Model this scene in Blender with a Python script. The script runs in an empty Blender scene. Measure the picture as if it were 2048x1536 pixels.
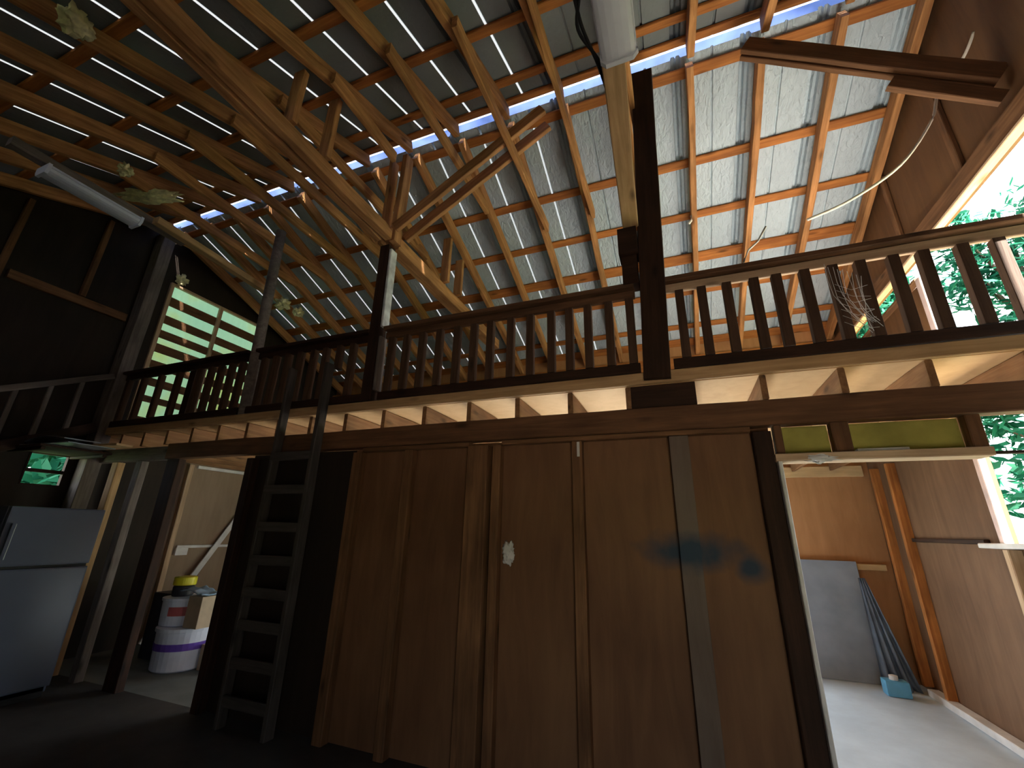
import bpy, bmesh, math, random
from math import sin, cos, radians, pi
from mathutils import Vector, Matrix, noise

random.seed(7)
S = 0.84                      # one layout unit in metres
C = bpy.context.scene.collection
V = Vector

# ------------------------------------------------------------------ materials
def new_mat(name):
    m = bpy.data.materials.new(name); m.use_nodes = True
    nt = m.node_tree; b = nt.nodes['Principled BSDF']
    return m, nt, b

def nd(nt, t, **kw):
    n = nt.nodes.new(t)
    for k, v in kw.items():
        if k in n.inputs: n.inputs[k].default_value = v
        else: setattr(n, k, v)
    return n

def ramp(nt, fac, stops):
    r = nt.nodes.new('ShaderNodeValToRGB')
    e = r.color_ramp.elements
    while len(e) < len(stops): e.new(0.5)
    for i, (p, c) in enumerate(stops):
        e[i].position = p; e[i].color = (*c, 1)
    nt.links.new(fac, r.inputs['Fac'])
    return r

def wood(name, c1, c2, rough=0.75, grain=1.0, vary=0.5, bump=0.25):
    """sawn timber, grain along local X"""
    m, nt, b = new_mat(name); L = nt.links.new
    tc = nd(nt, 'ShaderNodeTexCoord'); oi = nd(nt, 'ShaderNodeObjectInfo')
    add = nd(nt, 'ShaderNodeVectorMath', operation='ADD')
    sc = nd(nt, 'ShaderNodeVectorMath', operation='SCALE'); sc.inputs['Scale'].default_value = 37.0
    cmb = nd(nt, 'ShaderNodeCombineXYZ')
    for k in 'XYZ': L(oi.outputs['Random'], cmb.inputs[k])
    L(cmb.outputs[0], sc.inputs[0]); L(tc.outputs['Object'], add.inputs[0]); L(sc.outputs[0], add.inputs[1])
    mp = nd(nt, 'ShaderNodeMapping'); mp.inputs['Scale'].default_value = (1.6*grain, 26*grain, 26*grain)
    L(add.outputs[0], mp.inputs['Vector'])
    n1 = nd(nt, 'ShaderNodeTexNoise', Scale=1.0, Detail=5.0, Roughness=0.62, Distortion=0.6)
    L(mp.outputs[0], n1.inputs['Vector'])
    mp2 = nd(nt, 'ShaderNodeMapping'); mp2.inputs['Scale'].default_value = (2.2, 5, 5)
    L(add.outputs[0], mp2.inputs['Vector'])
    n2 = nd(nt, 'ShaderNodeTexNoise', Scale=1.0, Detail=3.0); L(mp2.outputs[0], n2.inputs['Vector'])
    r = ramp(nt, n1.outputs['Fac'], [(0.28, c2), (0.5, tuple(0.5*(a+d) for a, d in zip(c1, c2))), (0.68, c1)])
    # knots
    vo = nd(nt, 'ShaderNodeTexVoronoi', Scale=1.0); mp3 = nd(nt, 'ShaderNodeMapping')
    mp3.inputs['Scale'].default_value = (1.7, 5.0, 5.0); L(add.outputs[0], mp3.inputs['Vector']); L(mp3.outputs[0], vo.inputs['Vector'])
    kr = ramp(nt, vo.outputs['Distance'], [(0.05, (0.25,)*3), (0.16, (1, 1, 1))])
    mx = nd(nt, 'ShaderNodeMix', data_type='RGBA', blend_type='MULTIPLY'); mx.inputs['Factor'].default_value = 0.8
    L(r.outputs[0], mx.inputs['A']); L(kr.outputs[0], mx.inputs['B'])
    br = ramp(nt, n2.outputs['Fac'], [(0.3, (1-vary*0.7,)*3), (0.7, (1+vary*0.25,)*3)])
    mx2 = nd(nt, 'ShaderNodeMix', data_type='RGBA', blend_type='MULTIPLY'); mx2.inputs['Factor'].default_value = 1.0
    L(mx.outputs['Result'], mx2.inputs['A']); L(br.outputs[0], mx2.inputs['B'])
    L(mx2.outputs['Result'], b.inputs['Base Color'])
    b.inputs['Roughness'].default_value = rough
    b.inputs['Specular IOR Level'].default_value = 0.25
    bp = nd(nt, 'ShaderNodeBump', Strength=bump, Distance=0.01); L(n1.outputs['Fac'], bp.inputs['Height']); L(bp.outputs[0], b.inputs['Normal'])
    return m

def plain(name, col, rough=0.6, metal=0.0, noise_amt=0.15, nscale=6.0, bump=0.0, spec=0.4):
    m, nt, b = new_mat(name); L = nt.links.new
    tc = nd(nt, 'ShaderNodeTexCoord'); n = nd(nt, 'ShaderNodeTexNoise', Scale=nscale, Detail=5.0)
    L(tc.outputs['Object'], n.inputs['Vector'])
    r = ramp(nt, n.outputs['Fac'], [(0.3, tuple(x*(1-noise_amt) for x in col)), (0.7, tuple(min(1, x*(1+noise_amt)) for x in col))])
    L(r.outputs[0], b.inputs['Base Color'])
    b.inputs['Roughness'].default_value = rough; b.inputs['Metallic'].default_value = metal
    b.inputs['Specular IOR Level'].default_value = spec
    if bump:
        bp = nd(nt, 'ShaderNodeBump', Strength=bump, Distance=0.02); L(n.outputs['Fac'], bp.inputs['Height']); L(bp.outputs[0], b.inputs['Normal'])
    return m

def translucent(name, col, mixf=0.7, stops=None, nscale=3.0):
    m, nt, b = new_mat(name); L = nt.links.new
    t = nd(nt, 'ShaderNodeBsdfTranslucent'); d = nd(nt, 'ShaderNodeBsdfDiffuse'); mx = nd(nt, 'ShaderNodeMixShader')
    mx.inputs[0].default_value = mixf
    for x in (t, d): x.inputs['Color'].default_value = (*col, 1)
    if stops:
        tc = nd(nt, 'ShaderNodeTexCoord'); n = nd(nt, 'ShaderNodeTexNoise', Scale=nscale, Detail=4.0)
        L(tc.outputs['Object'], n.inputs['Vector']); r = ramp(nt, n.outputs['Fac'], stops)
        L(r.outputs[0], t.inputs['Color']); L(r.outputs[0], d.inputs['Color'])
    L(d.outputs[0], mx.inputs[1]); L(t.outputs[0], mx.inputs[2]); L(mx.outputs[0], nt.nodes['Material Output'].inputs['Surface'])
    return m

M = {}
M['rafter']  = wood('rafter_pine', (0.63, 0.305, 0.115), (0.30, 0.125, 0.042))
M['purlin']  = wood('purlin_pine', (0.52, 0.20, 0.05), (0.30, 0.10, 0.025))
M['truss']   = wood('truss_pine', (0.62, 0.32, 0.14), (0.34, 0.15, 0.055))
M['dark']    = wood('dark_timber', (0.055, 0.024, 0.013), (0.022, 0.010, 0.006))
M['rail']    = wood('rail_brown', (0.20, 0.10, 0.05), (0.09, 0.045, 0.022))
M['balus']   = wood('baluster_brown', (0.105, 0.058, 0.034), (0.06, 0.03, 0.017), vary=0.3)
M['stud']    = wood('stud_brown', (0.27, 0.135, 0.062), (0.14, 0.066, 0.03))
M['beam']    = wood('header_brown', (0.22, 0.105, 0.048), (0.12, 0.055, 0.026))
M['joist']   = wood('joist_pine', (0.36, 0.19, 0.085), (0.22, 0.105, 0.045))
M['pine']    = wood('pale_pine', (0.74, 0.52, 0.27), (0.58, 0.37, 0.17), vary=0.3)
M['board']   = wood('lamp_board', (0.62, 0.40, 0.20), (0.42, 0.25, 0.11), vary=0.3)
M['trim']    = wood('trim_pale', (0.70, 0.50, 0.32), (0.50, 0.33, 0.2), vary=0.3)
M['grey']    = wood('weathered_grey', (0.24, 0.20, 0.175), (0.13, 0.105, 0.09))
M['ladder']  = wood('dark_grey_ladder', (0.10, 0.085, 0.075), (0.05, 0.043, 0.038))
M['white_t'] = plain('white_trim', (0.72, 0.70, 0.68), 0.5)
M['palewhite'] = plain('mottled_white', (0.62, 0.66, 0.64), 0.6, noise_amt=0.35, nscale=9)
M['jamb']    = plain('pinkish_jamb', (0.60, 0.46, 0.43), 0.6)
M['lampb']   = plain('lamp_caught_light', (0.74, 0.80, 1.0), 0.3, noise_amt=0.03)  # left lamp only: the bluish light it catches is put into its colour
M['lampw']   = plain('lamp_white', (0.70, 0.73, 0.78), 0.35, noise_amt=0.04)
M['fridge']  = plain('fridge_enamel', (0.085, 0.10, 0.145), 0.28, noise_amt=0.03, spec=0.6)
M['black']   = plain('black_rubber', (0.012, 0.012, 0.013), 0.6)
M['insul']   = plain('yellow_insulation', (0.78, 0.72, 0.44), 0.95, noise_amt=0.3, nscale=14, bump=0.6, spec=0.0)
M['batt']    = plain('faced_insulation_batt', (0.40, 0.36, 0.09), 0.8, noise_amt=0.2, nscale=5, spec=0.1)
M['drywall'] = plain('drywall', (0.25, 0.28, 0.32), 0.85, noise_amt=0.15, nscale=3, spec=0.1)
M['tarp']    = plain('dark_blue_plastic', (0.10, 0.13, 0.18), 0.35, noise_amt=0.3)
M['blue']    = plain('light_blue_plastic', (0.13, 0.42, 0.68), 0.4)
M['cord']    = plain('white_cord', (0.72, 0.66, 0.56), 0.7)
M['web']     = plain('cobweb', (0.7, 0.7, 0.7), 0.9)
M['seam']    = translucent('seam_plastic', (0.045, 0.048, 0.05), 0.9)
M['panel']   = translucent('fibreglass_sheet', (0.4, 0.6, 0.4), 0.8,
               stops=[(0.30, (0.09, 0.15, 0.115)), (0.52, (0.11, 0.165, 0.115)), (0.66, (0.13, 0.15, 0.06)), (0.78, (0.15, 0.135, 0.028))], nscale=1.1)
M['pail']    = plain('white_pail', (0.74, 0.80, 0.94), 0.4, noise_amt=0.06)
M['purple']  = plain('purple_band', (0.16, 0.08, 0.50), 0.4)
M['yellow']  = plain('yellow_lid', (0.75, 0.70, 0.03), 0.4)
M['red']     = plain('red_print', (0.5, 0.12, 0.12), 0.5)
M['carton']  = plain('carton', (0.50, 0.40, 0.28), 0.85)
M['crate']   = plain('dark_crate', (0.035, 0.037, 0.05), 0.5)
M['cloth']   = plain('blue_cloth', (0.34, 0.50, 0.66), 0.9)
M['sheetm']  = plain('grey_sheet_metal', (0.32, 0.36, 0.40), 0.35, metal=0.6)
M['bark']    = plain('bark', (0.10, 0.075, 0.05), 0.9, nscale=20, bump=0.5)
M['ground']  = plain('grass_ground', (0.16, 0.24, 0.09), 0.95, nscale=1.5, spec=0.0)
M['gravel']  = plain('pale_gravel', (0.50, 0.46, 0.40), 0.95, nscale=8, spec=0.0)

def leaf_mat():
    m, nt, b = new_mat('leaf'); L = nt.links.new
    t = nd(nt, 'ShaderNodeBsdfTranslucent'); d = nd(nt, 'ShaderNodeBsdfDiffuse'); mx = nd(nt, 'ShaderNodeMixShader'); mx.inputs[0].default_value = 0.45
    g = nd(nt, 'ShaderNodeNewGeometry')
    r = ramp(nt, g.outputs['Random Per Island'], [(0.0, (0.008, 0.07, 0.04)), (0.5, (0.022, 0.14, 0.08)), (1.0, (0.06, 0.22, 0.14))])
    L(r.outputs[0], t.inputs['Color']); L(r.outputs[0], d.inputs['Color'])
    L(d.outputs[0], mx.inputs[1]); L(t.outputs[0], mx.inputs[2]); L(mx.outputs[0], nt.nodes['Material Output'].inputs['Surface'])
    return m
M['leaf'] = leaf_mat()

def plywood(name, c1, c2, stain=False):
    m, nt, b = new_mat(name); L = nt.links.new
    tc = nd(nt, 'ShaderNodeTexCoord')
    mp = nd(nt, 'ShaderNodeMapping'); mp.inputs['Scale'].default_value = (5, 5, 0.7); L(tc.outputs['Object'], mp.inputs['Vector'])
    n1 = nd(nt, 'ShaderNodeTexNoise', Scale=1.6, Detail=6.0, Roughness=0.6, Distortion=0.8); L(mp.outputs[0], n1.inputs['Vector'])
    n2 = nd(nt, 'ShaderNodeTexNoise', Scale=0.9, Detail=3.0); L(tc.outputs['Object'], n2.inputs['Vector'])
    mxf = nd(nt, 'ShaderNodeMath', operation='ADD'); h1 = nd(nt, 'ShaderNodeMath', operation='MULTIPLY'); h1.inputs[1].default_value = 0.45
    h2 = nd(nt, 'ShaderNodeMath', operation='MULTIPLY'); h2.inputs[1].default_value = 0.55
    L(n1.outputs['Fac'], h1.inputs[0]); L(n2.outputs['Fac'], h2.inputs[0]); L(h1.outputs[0], mxf.inputs[0]); L(h2.outputs[0], mxf.inputs[1])
    r = ramp(nt, mxf.outputs[0], [(0.34, c2), (0.62, c1)])
    out = r.outputs[0]
    if stain:      # smear of dark blue spray paint on the sheet
        mp2 = nd(nt, 'ShaderNodeMapping'); mp2.vector_type = 'POINT'
        cx, cz = 0.02*S, 1.87*S
        a = nd(nt, 'ShaderNodeVectorMath', operation='SUBTRACT'); a.inputs[1].default_value = (cx, 4.1*S, cz); L(tc.outputs['Object'], a.inputs[0])
        rot = nd(nt, 'ShaderNodeMapping'); rot.inputs['Rotation'].default_value = (0, 0.32, 0); rot.inputs['Scale'].default_value = (2.6, 0, 7.0); L(a.outputs[0], rot.inputs['Vector'])
        nn = nd(nt, 'ShaderNodeTexNoise', Scale=7.0, Detail=3.0); L(tc.outputs['Object'], nn.inputs['Vector'])
        ln = nd(nt, 'ShaderNodeVectorMath', operation='LENGTH'); L(rot.outputs[0], ln.inputs[0])
        a2 = nd(nt, 'ShaderNodeVectorMath', operation='SUBTRACT'); a2.inputs[1].default_value = (0.46*S, 4.1*S, 1.76*S); L(tc.outputs['Object'], a2.inputs[0])
        ml2 = nd(nt, 'ShaderNodeVectorMath', operation='MULTIPLY'); ml2.inputs[1].default_value = (9, 0, 9); L(a2.outputs[0], ml2.inputs[0])
        ln2 = nd(nt, 'ShaderNodeVectorMath', operation='LENGTH'); L(ml2.outputs[0], ln2.inputs[0])
        mn = nd(nt, 'ShaderNodeMath', operation='MINIMUM'); L(ln.outputs['Value'], mn.inputs[0]); L(ln2.outputs['Value'], mn.inputs[1])
        ad = nd(nt, 'ShaderNodeMath', operation='ADD'); L(mn.outputs[0], ad.inputs[0]); L(nn.outputs['Fac'], ad.inputs[1])
        rr = ramp(nt, ad.outputs[0], [(0.95, (1, 1, 1)), (1.35 if False else 1.0, (0, 0, 0))])
        mr = nd(nt, 'ShaderNodeMapRange'); mr.inputs['From Min'].default_value = 0.8; mr.inputs['From Max'].default_value = 1.6
        mr.inputs['To Min'].default_value = 0.92; mr.inputs['To Max'].default_value = 0.0; L(ad.outputs[0], mr.inputs['Value'])
        mx = nd(nt, 'ShaderNodeMix', data_type='RGBA'); L(mr.outputs[0], mx.inputs['Factor']); L(out, mx.inputs['A']); mx.inputs['B'].default_value = (0.02, 0.05, 0.085, 1)
        out = mx.outputs['Result']; nt.nodes.remove(rr)
    L(out, b.inputs['Base Color']); b.inputs['Roughness'].default_value = 0.7; b.inputs['Specular IOR Level'].default_value = 0.3
    return m
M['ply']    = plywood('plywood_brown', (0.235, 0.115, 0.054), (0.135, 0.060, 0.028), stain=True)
M['greyst'] = plywood('grey_stained_stud', (0.19, 0.14, 0.11), (0.11, 0.075, 0.055), stain=True)
M['plyg2']  = plywood('plywood_room', (0.19, 0.10, 0.05), (0.10, 0.048, 0.022))
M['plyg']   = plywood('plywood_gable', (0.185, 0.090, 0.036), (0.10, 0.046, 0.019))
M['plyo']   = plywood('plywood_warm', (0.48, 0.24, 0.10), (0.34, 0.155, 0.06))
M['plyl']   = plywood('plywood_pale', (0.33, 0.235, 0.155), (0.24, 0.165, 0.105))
M['ply_shade']   = plywood('plywood_shade', (0.035, 0.022, 0.014), (0.015, 0.010, 0.007))  # plywood with the light falloff towards the left put into its colour
M['deck_bounce'] = plain('grey_bounce_deck', (0.42, 0.41, 0.39), 0.9, nscale=4)  # unseen deck top, greyed to keep the bounced light from turning orange
M['deckp']  = plywood('subfloor_plywood', (0.66, 0.42, 0.20), (0.54, 0.32, 0.14))

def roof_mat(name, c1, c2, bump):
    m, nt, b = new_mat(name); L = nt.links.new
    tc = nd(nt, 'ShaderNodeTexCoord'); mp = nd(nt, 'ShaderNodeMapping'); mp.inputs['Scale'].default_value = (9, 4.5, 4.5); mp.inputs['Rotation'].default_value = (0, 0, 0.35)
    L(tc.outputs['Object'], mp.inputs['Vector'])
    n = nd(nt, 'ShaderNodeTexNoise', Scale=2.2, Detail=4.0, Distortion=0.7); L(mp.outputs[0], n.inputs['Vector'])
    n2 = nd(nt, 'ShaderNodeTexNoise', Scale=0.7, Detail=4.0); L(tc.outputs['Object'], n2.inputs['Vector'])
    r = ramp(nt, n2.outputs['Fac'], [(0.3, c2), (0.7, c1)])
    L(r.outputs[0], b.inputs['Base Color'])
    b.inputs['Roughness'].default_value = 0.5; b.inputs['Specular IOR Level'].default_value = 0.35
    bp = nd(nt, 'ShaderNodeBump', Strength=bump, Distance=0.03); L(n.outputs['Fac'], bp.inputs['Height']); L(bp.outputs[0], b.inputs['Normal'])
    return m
M['roof_near'] = roof_mat('roof_sheet', (0.20, 0.225, 0.235), (0.13, 0.145, 0.15), 0.25)  # near slope: shade put into a darker sheet colour
M['roof_far']  = roof_mat('roof_sheet_lined', (0.50, 0.60, 0.66), (0.36, 0.43, 0.48), 1.0)  # far slope: paler copy, bluish sky light put into the colour

def concrete(name, c1, c2):
    m, nt, b = new_mat(name); L = nt.links.new
    tc = nd(nt, 'ShaderNodeTexCoord'); n = nd(nt, 'ShaderNodeTexNoise', Scale=1.3, Detail=8.0, Roughness=0.65); L(tc.outputs['Object'], n.inputs['Vector'])
    r = ramp(nt, n.outputs['Fac'], [(0.35, c2), (0.65, c1)]); L(r.outputs[0], b.inputs['Base Color'])
    b.inputs['Roughness'].default_value = 0.7
    return m
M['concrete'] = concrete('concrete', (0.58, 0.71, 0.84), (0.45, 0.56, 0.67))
M['darkcon'] = concrete('darker_concrete', (0.21, 0.24, 0.235), (0.13, 0.15, 0.148))  # darker tone of the concrete for the left room floor
M['floor_shade'] = concrete('shaded_floor', (0.075, 0.072, 0.068), (0.03, 0.029, 0.028))  # dimness of the front floor put into the colour

def ridge_mat():
    m, nt, b = new_mat('ridge_plastic'); L = nt.links.new
    t = nd(nt, 'ShaderNodeBsdfTranslucent'); d = nd(nt, 'ShaderNodeBsdfDiffuse'); mx = nd(nt, 'ShaderNodeMixShader'); mx.inputs[0].default_value = 0.9
    tc = nd(nt, 'ShaderNodeTexCoord'); n = nd(nt, 'ShaderNodeTexNoise', Scale=2.0, Detail=3.0); L(tc.outputs['Object'], n.inputs['Vector'])
    r = ramp(nt, n.outputs['Fac'], [(0.35, (0.010, 0.017, 0.045)), (0.65, (0.035, 0.052, 0.12))])
    L(r.outputs[0], t.inputs['Color']); L(r.outputs[0], d.inputs['Color'])
    L(d.outputs[0], mx.inputs[1]); L(t.outputs[0], mx.inputs[2]); L(mx.outputs[0], nt.nodes['Material Output'].inputs['Surface'])
    return m
M['ridge'] = ridge_mat()
M['ridge_bright'] = translucent('ridge_bright_plastic', (0.15, 0.18, 0.25), 0.9)

# ------------------------------------------------------------------ object helpers
def tag(o, label=None, cat=None, group=None, kind=None):
    if label: o['label'] = label
    if cat: o['category'] = cat
    if group: o['group'] = group
    if kind: o['kind'] = kind
    return o

def link(name, bm, mat, parent=None, mw=None, smooth=False):
    bmesh.ops.recalc_face_normals(bm, faces=bm.faces)
    me = bpy.data.meshes.new(name); bm.to_mesh(me); bm.free()
    me.materials.append(M[mat] if isinstance(mat, str) else mat)
    if smooth:
        for p in me.polygons: p.use_smooth = True
    o = bpy.data.objects.new(name, me); C.objects.link(o)
    mw = mw or Matrix.Identity(4)
    if parent:
        o.parent = parent
        pl = parent
        acc = Matrix.Identity(4)
        while pl: acc = pl.matrix_basis @ acc; pl = pl.parent
        o.matrix_basis = acc.inverted() @ mw
    else:
        o.matrix_basis = mw
    return o

def empty(name, loc):
    o = bpy.data.objects.new(name, None); C.objects.link(o)
    o.matrix_basis = Matrix.Translation(V(loc)*S); o.empty_display_size = 0.1
    return o

def beam_bm(L, w, d, jit=0.0, bev=0.006, seg=None):
    """length along X from 0 to L, width along Y, depth along Z (metres), chamfered, slightly wavy"""
    bm = bmesh.new()
    n = seg or max(1, int(L/0.25)) if jit else 1
    c = min(bev, w*0.2, d*0.2)
    base = [(-w/2+c, -d/2), (w/2-c, -d/2), (w/2, -d/2+c), (w/2, d/2-c), (w/2-c, d/2), (-w/2+c, d/2), (-w/2, d/2-c), (-w/2, -d/2+c)]
    rings = []
    sd = random.random()*100
    for i in range(n+1):
        x = L*i/n; ring = []
        oy = jit*noise.noise((x*1.1, sd, 0.3)); oz = jit*noise.noise((x*1.1, sd, 7.7))
        for k, (y, z) in enumerate(base):
            jy = 0.5*jit*noise.noise((x*4, sd+k//2*3.1, 2)); jz = 0.5*jit*noise.noise((x*4, sd+k//2*3.1, 9))
            ring.append(bm.verts.new((x, y+oy+jy, z+oz+jz)))
        rings.append(ring)
    for a, b in zip(rings, rings[1:]):
        for k in range(8): bm.faces.new((a[k], a[(k+1) % 8], b[(k+1) % 8], b[k]))
    bm.faces.new(rings[0][::-1]); bm.faces.new(rings[-1])
    return bm

def frame(p0, p1, up):
    x = (p1-p0).normalized(); y = V(up).cross(x).normalized(); z = x.cross(y)
    return Matrix(((x.x, y.x, z.x, p0.x), (x.y, y.y, z.y, p0.y), (x.z, y.z, z.z, p0.z), (0, 0, 0, 1)))

def beam(name, p0, p1, w, d, mat, parent=None, up=(0, 0, 1), jit=0.006, bev=0.006):
    """layout units; p0,p1 are the centre line; w across, d along 'up'"""
    a = V(p0)*S; b = V(p1)*S
    return link(name, beam_bm((b-a).length, w*S, d*S, jit, bev), mat, parent, frame(a, b, up))

def box_bm(bm, x0, x1, y0, y1, z0, z1, bev=0.0):
    vs = [bm.verts.new(V((x, y, z))*S) for x in (x0, x1) for y in (y0, y1) for z in (z0, z1)]
    f = [(0, 1, 3, 2), (4, 6, 7, 5), (0, 4, 5, 1), (2, 3, 7, 6), (0, 2, 6, 4), (1, 5, 7, 3)]
    fs = [bm.faces.new([vs[i] for i in q]) for q in f]
    if bev:
        es = list({e for q in fs for e in q.edges})
        bmesh.ops.bevel(bm, geom=es, offset=bev*S, segments=2, affect='EDGES', profile=0.7)

def box(name, x0, x1, y0, y1, z0, z1, mat, parent=None, bev=0.006):
    bm = bmesh.new(); box_bm(bm, x0, x1, y0, y1, z0, z1, bev)
    return link(name, bm, mat, parent)

def boxes(name, lst, mat, parent=None, bev=0.0):
    bm = bmesh.new()
    for b in lst: box_bm(bm, *b, bev)
    return link(name, bm, mat, parent)

def prism_x(bm, pts, x0, x1):
    """polygon (y,z) extruded along X"""
    a = [bm.verts.new(V((x0, y, z))*S) for y, z in pts]; b = [bm.verts.new(V((x1, y, z))*S) for y, z in pts]
    bm.faces.new(a); bm.faces.new(b[::-1])
    n = len(pts)
    for i in range(n): bm.faces.new((a[i], a[(i+1) % n], b[(i+1) % n], b[i]))

def tube_bm(bm, pts, r, n=8, taper=None):
    pts = [V(p)*S for p in pts]; rings = []
    for i, p in enumerate(pts):
        d = (pts[min(i+1, len(pts)-1)]-pts[max(i-1, 0)]).normalized()
        u = V((0, 0, 1)) if abs(d.z) < 0.9 else V((1, 0, 0))
        s = d.cross(u).normalized(); t = s.cross(d)
        rr = (r if taper is None else r+(taper-r)*i/(len(pts)-1))*S
        rings.append([bm.verts.new(p+(s*cos(2*pi*k/n)+t*sin(2*pi*k/n))*rr) for k in range(n)])
    for a, b in zip(rings, rings[1:]):
        for k in range(n): bm.faces.new((a[k], a[(k+1) % n], b[(k+1) % n], b[k]))
    bm.faces.new(rings[0][::-1]); bm.faces.new(rings[-1])

def tube(name, pts, r, mat, parent=None, n=8, taper=None):
    bm = bmesh.new(); tube_bm(bm, pts, r, n, taper); return link(name, bm, mat, parent, smooth=True)

def smooth_path(pts, k=6):
    out = []
    P = [V(p) for p in pts]
    for i in range(len(P)-1):
        a, b, c, d = P[max(i-1, 0)], P[i], P[i+1], P[min(i+2, len(P)-1)]
        for j in range(k):
            t = j/k
            out.append(0.5*((2*b)+(c-a)*t+(2*a-5*b+4*c-d)*t*t+(3*b-a-3*c+d)*t**3))
    out.append(P[-1]); return out

def lathe_bm(bm, prof, cx, cy, z0, n=32):
    rings = [[bm.verts.new(V((cx+r*cos(2*pi*k/n), cy+r*sin(2*pi*k/n), z0+z))*S) for k in range(n)] for r, z in prof]
    for a, b in zip(rings, rings[1:]):
        for k in range(n): bm.faces.new((a[k], a[(k+1) % n], b[(k+1) % n], b[k]))
    bm.faces.new(rings[0][::-1]); bm.faces.new(rings[-1])

def lathe(name, prof, cx, cy, z0, mat, parent=None):
    bm = bmesh.new(); lathe_bm(bm, prof, cx, cy, z0); return link(name, bm, mat, parent, smooth=False)

def tuft(name, c, size, mat='insul', parent=None, seed=1, rot=0.0):
    bm = bmesh.new(); bmesh.ops.create_icosphere(bm, subdivisions=4, radius=1)
    for v in bm.verts:
        k = 1+0.6*noise.noise(v.co*1.7+V((seed*5.3, 0, 0)))+0.4*noise.noise(v.co*4.0+V((seed*2.1, 3, 0)))+0.2*noise.noise(v.co*9+V((0, seed, 0)))
        v.co = V((v.co.x*size[0], v.co.y*size[1], v.co.z*size[2]))*k*S
    return link(name, bm, mat, parent, Matrix.Translation(V(c)*S) @ Matrix.Rotation(rot, 4, 'Z'), smooth=True)

ORD = ['', 'first', 'second', 'third', 'fourth', 'fifth', 'sixth', 'seventh', 'eighth', 'ninth', 'tenth', 'eleventh', 'twelfth',
       'thirteenth', 'fourteenth', 'fifteenth', 'sixteenth', 'seventeenth', 'eighteenth', 'nineteenth', 'twentieth',
       'twenty-first', 'twenty-second', 'twenty-third', 'twenty-fourth']

# ------------------------------------------------------------------ dimensions (layout units)
XL, XR = -9.0, 3.0            # gable walls
YN, YF = -1.0, 9.0            # near and far eaves
RY, RZ, SL = 4.0, 7.35, 0.36  # ridge line: rafter underside height, slope
def zu(y): return RZ-SL*abs(y-RY)          # rafter underside
RAF_D = 0.185
CZ = math.sqrt(1+SL*SL)
def zr(y): return 7.612-SL*abs(y-RY)       # roof sheet
DECK0, DECK1 = 3.33, 3.45

# ------------------------------------------------------------------ floor and ground
tag(box('floor', XL, XR, YN, 4.10, -0.12, 0.0, 'floor_shade', bev=0), kind='structure')
tag(box('floor', XL, -4.5, 4.102, YF, -0.12, 0.0, 'darkcon', bev=0), kind='structure')
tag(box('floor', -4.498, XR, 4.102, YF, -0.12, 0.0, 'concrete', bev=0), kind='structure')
tag(boxes('ground', [(-40, 60, -40, 70, -0.3, -0.14)], 'ground'), kind='structure')
tag(boxes('path', [(-14, 14, -9, YN-0.12, -0.14, -0.1), (-14, XR+0.5, YF+0.2, 24, -0.14, -0.1), (XR+0.1, 9, YN-0.12, 6.5, -0.14, -0.1)], 'gravel'), kind='structure')

# ------------------------------------------------------------------ roof sheets
def roof(name, near, mat):
    """ribbed sheets; profile runs along X; narrow slits on the dark left half where daylight seams sit"""
    bm = bmesh.new(); prof = []; slits = []
    x = XL-0.47
    bays = int((XR+0.1-x)/0.78)+1
    for i in range(bays):
        b = x+i*0.78
        prof += [(b, 0), (b+0.18, 0)]
        if b+0.2 < -0.95:
            slits += [b+0.2] if b+0.2 > XL else []; prof += [(b+0.184, 0, 'cut'), (b+0.216, 0)]
        else:
            prof += [(b+0.190, 0.022), (b+0.208, 0.022), (b+0.213, 0)]
        prof += [(b+0.50, 0), (b+0.515, 0.05), (b+0.545, 0.05), (b+0.56, 0.012), (b+0.575, 0.05), (b+0.605, 0.05), (b+0.62, 0)]
    prof.append((XR+0.12, 0))
    prof = [p for p in prof if XL-0.06 <= p[0] <= XR+0.12]; prof.insert(0, (XL-0.06, 0))
    ys = (YN-0.25, 3.98) if near else (4.095, YF+0.3)
    cols = []
    for p in prof: cols.append([bm.verts.new(V((p[0], y, zr(y)+p[1]))*S) for y in ys])
    for i in range(len(cols)-1):
        if len(prof[i]) == 3: continue
        bm.faces.new((cols[i][0], cols[i+1][0], cols[i+1][1], cols[i][1]))
    o = link(name, bm, mat); tag(o, kind='structure')
    sd = o.modifiers.new('thickness', 'SOLIDIFY'); sd.thickness = 0.004; sd.offset = 1
    for sx in slits:
        b2 = bmesh.new(); vs = []
        for y in ys:
            for xx in (sx-0.016, sx+0.016): vs.append(b2.verts.new(V((xx, y, zr(y)))*S))
        b2.faces.new((vs[0], vs[1], vs[3], vs[2]))
        q = link('seam_strip', b2, 'seam', o); tag(q, 'pale daylight seam between roof sheets')
    return o
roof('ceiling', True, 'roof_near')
roof('ceiling', False, 'roof_far')

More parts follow.
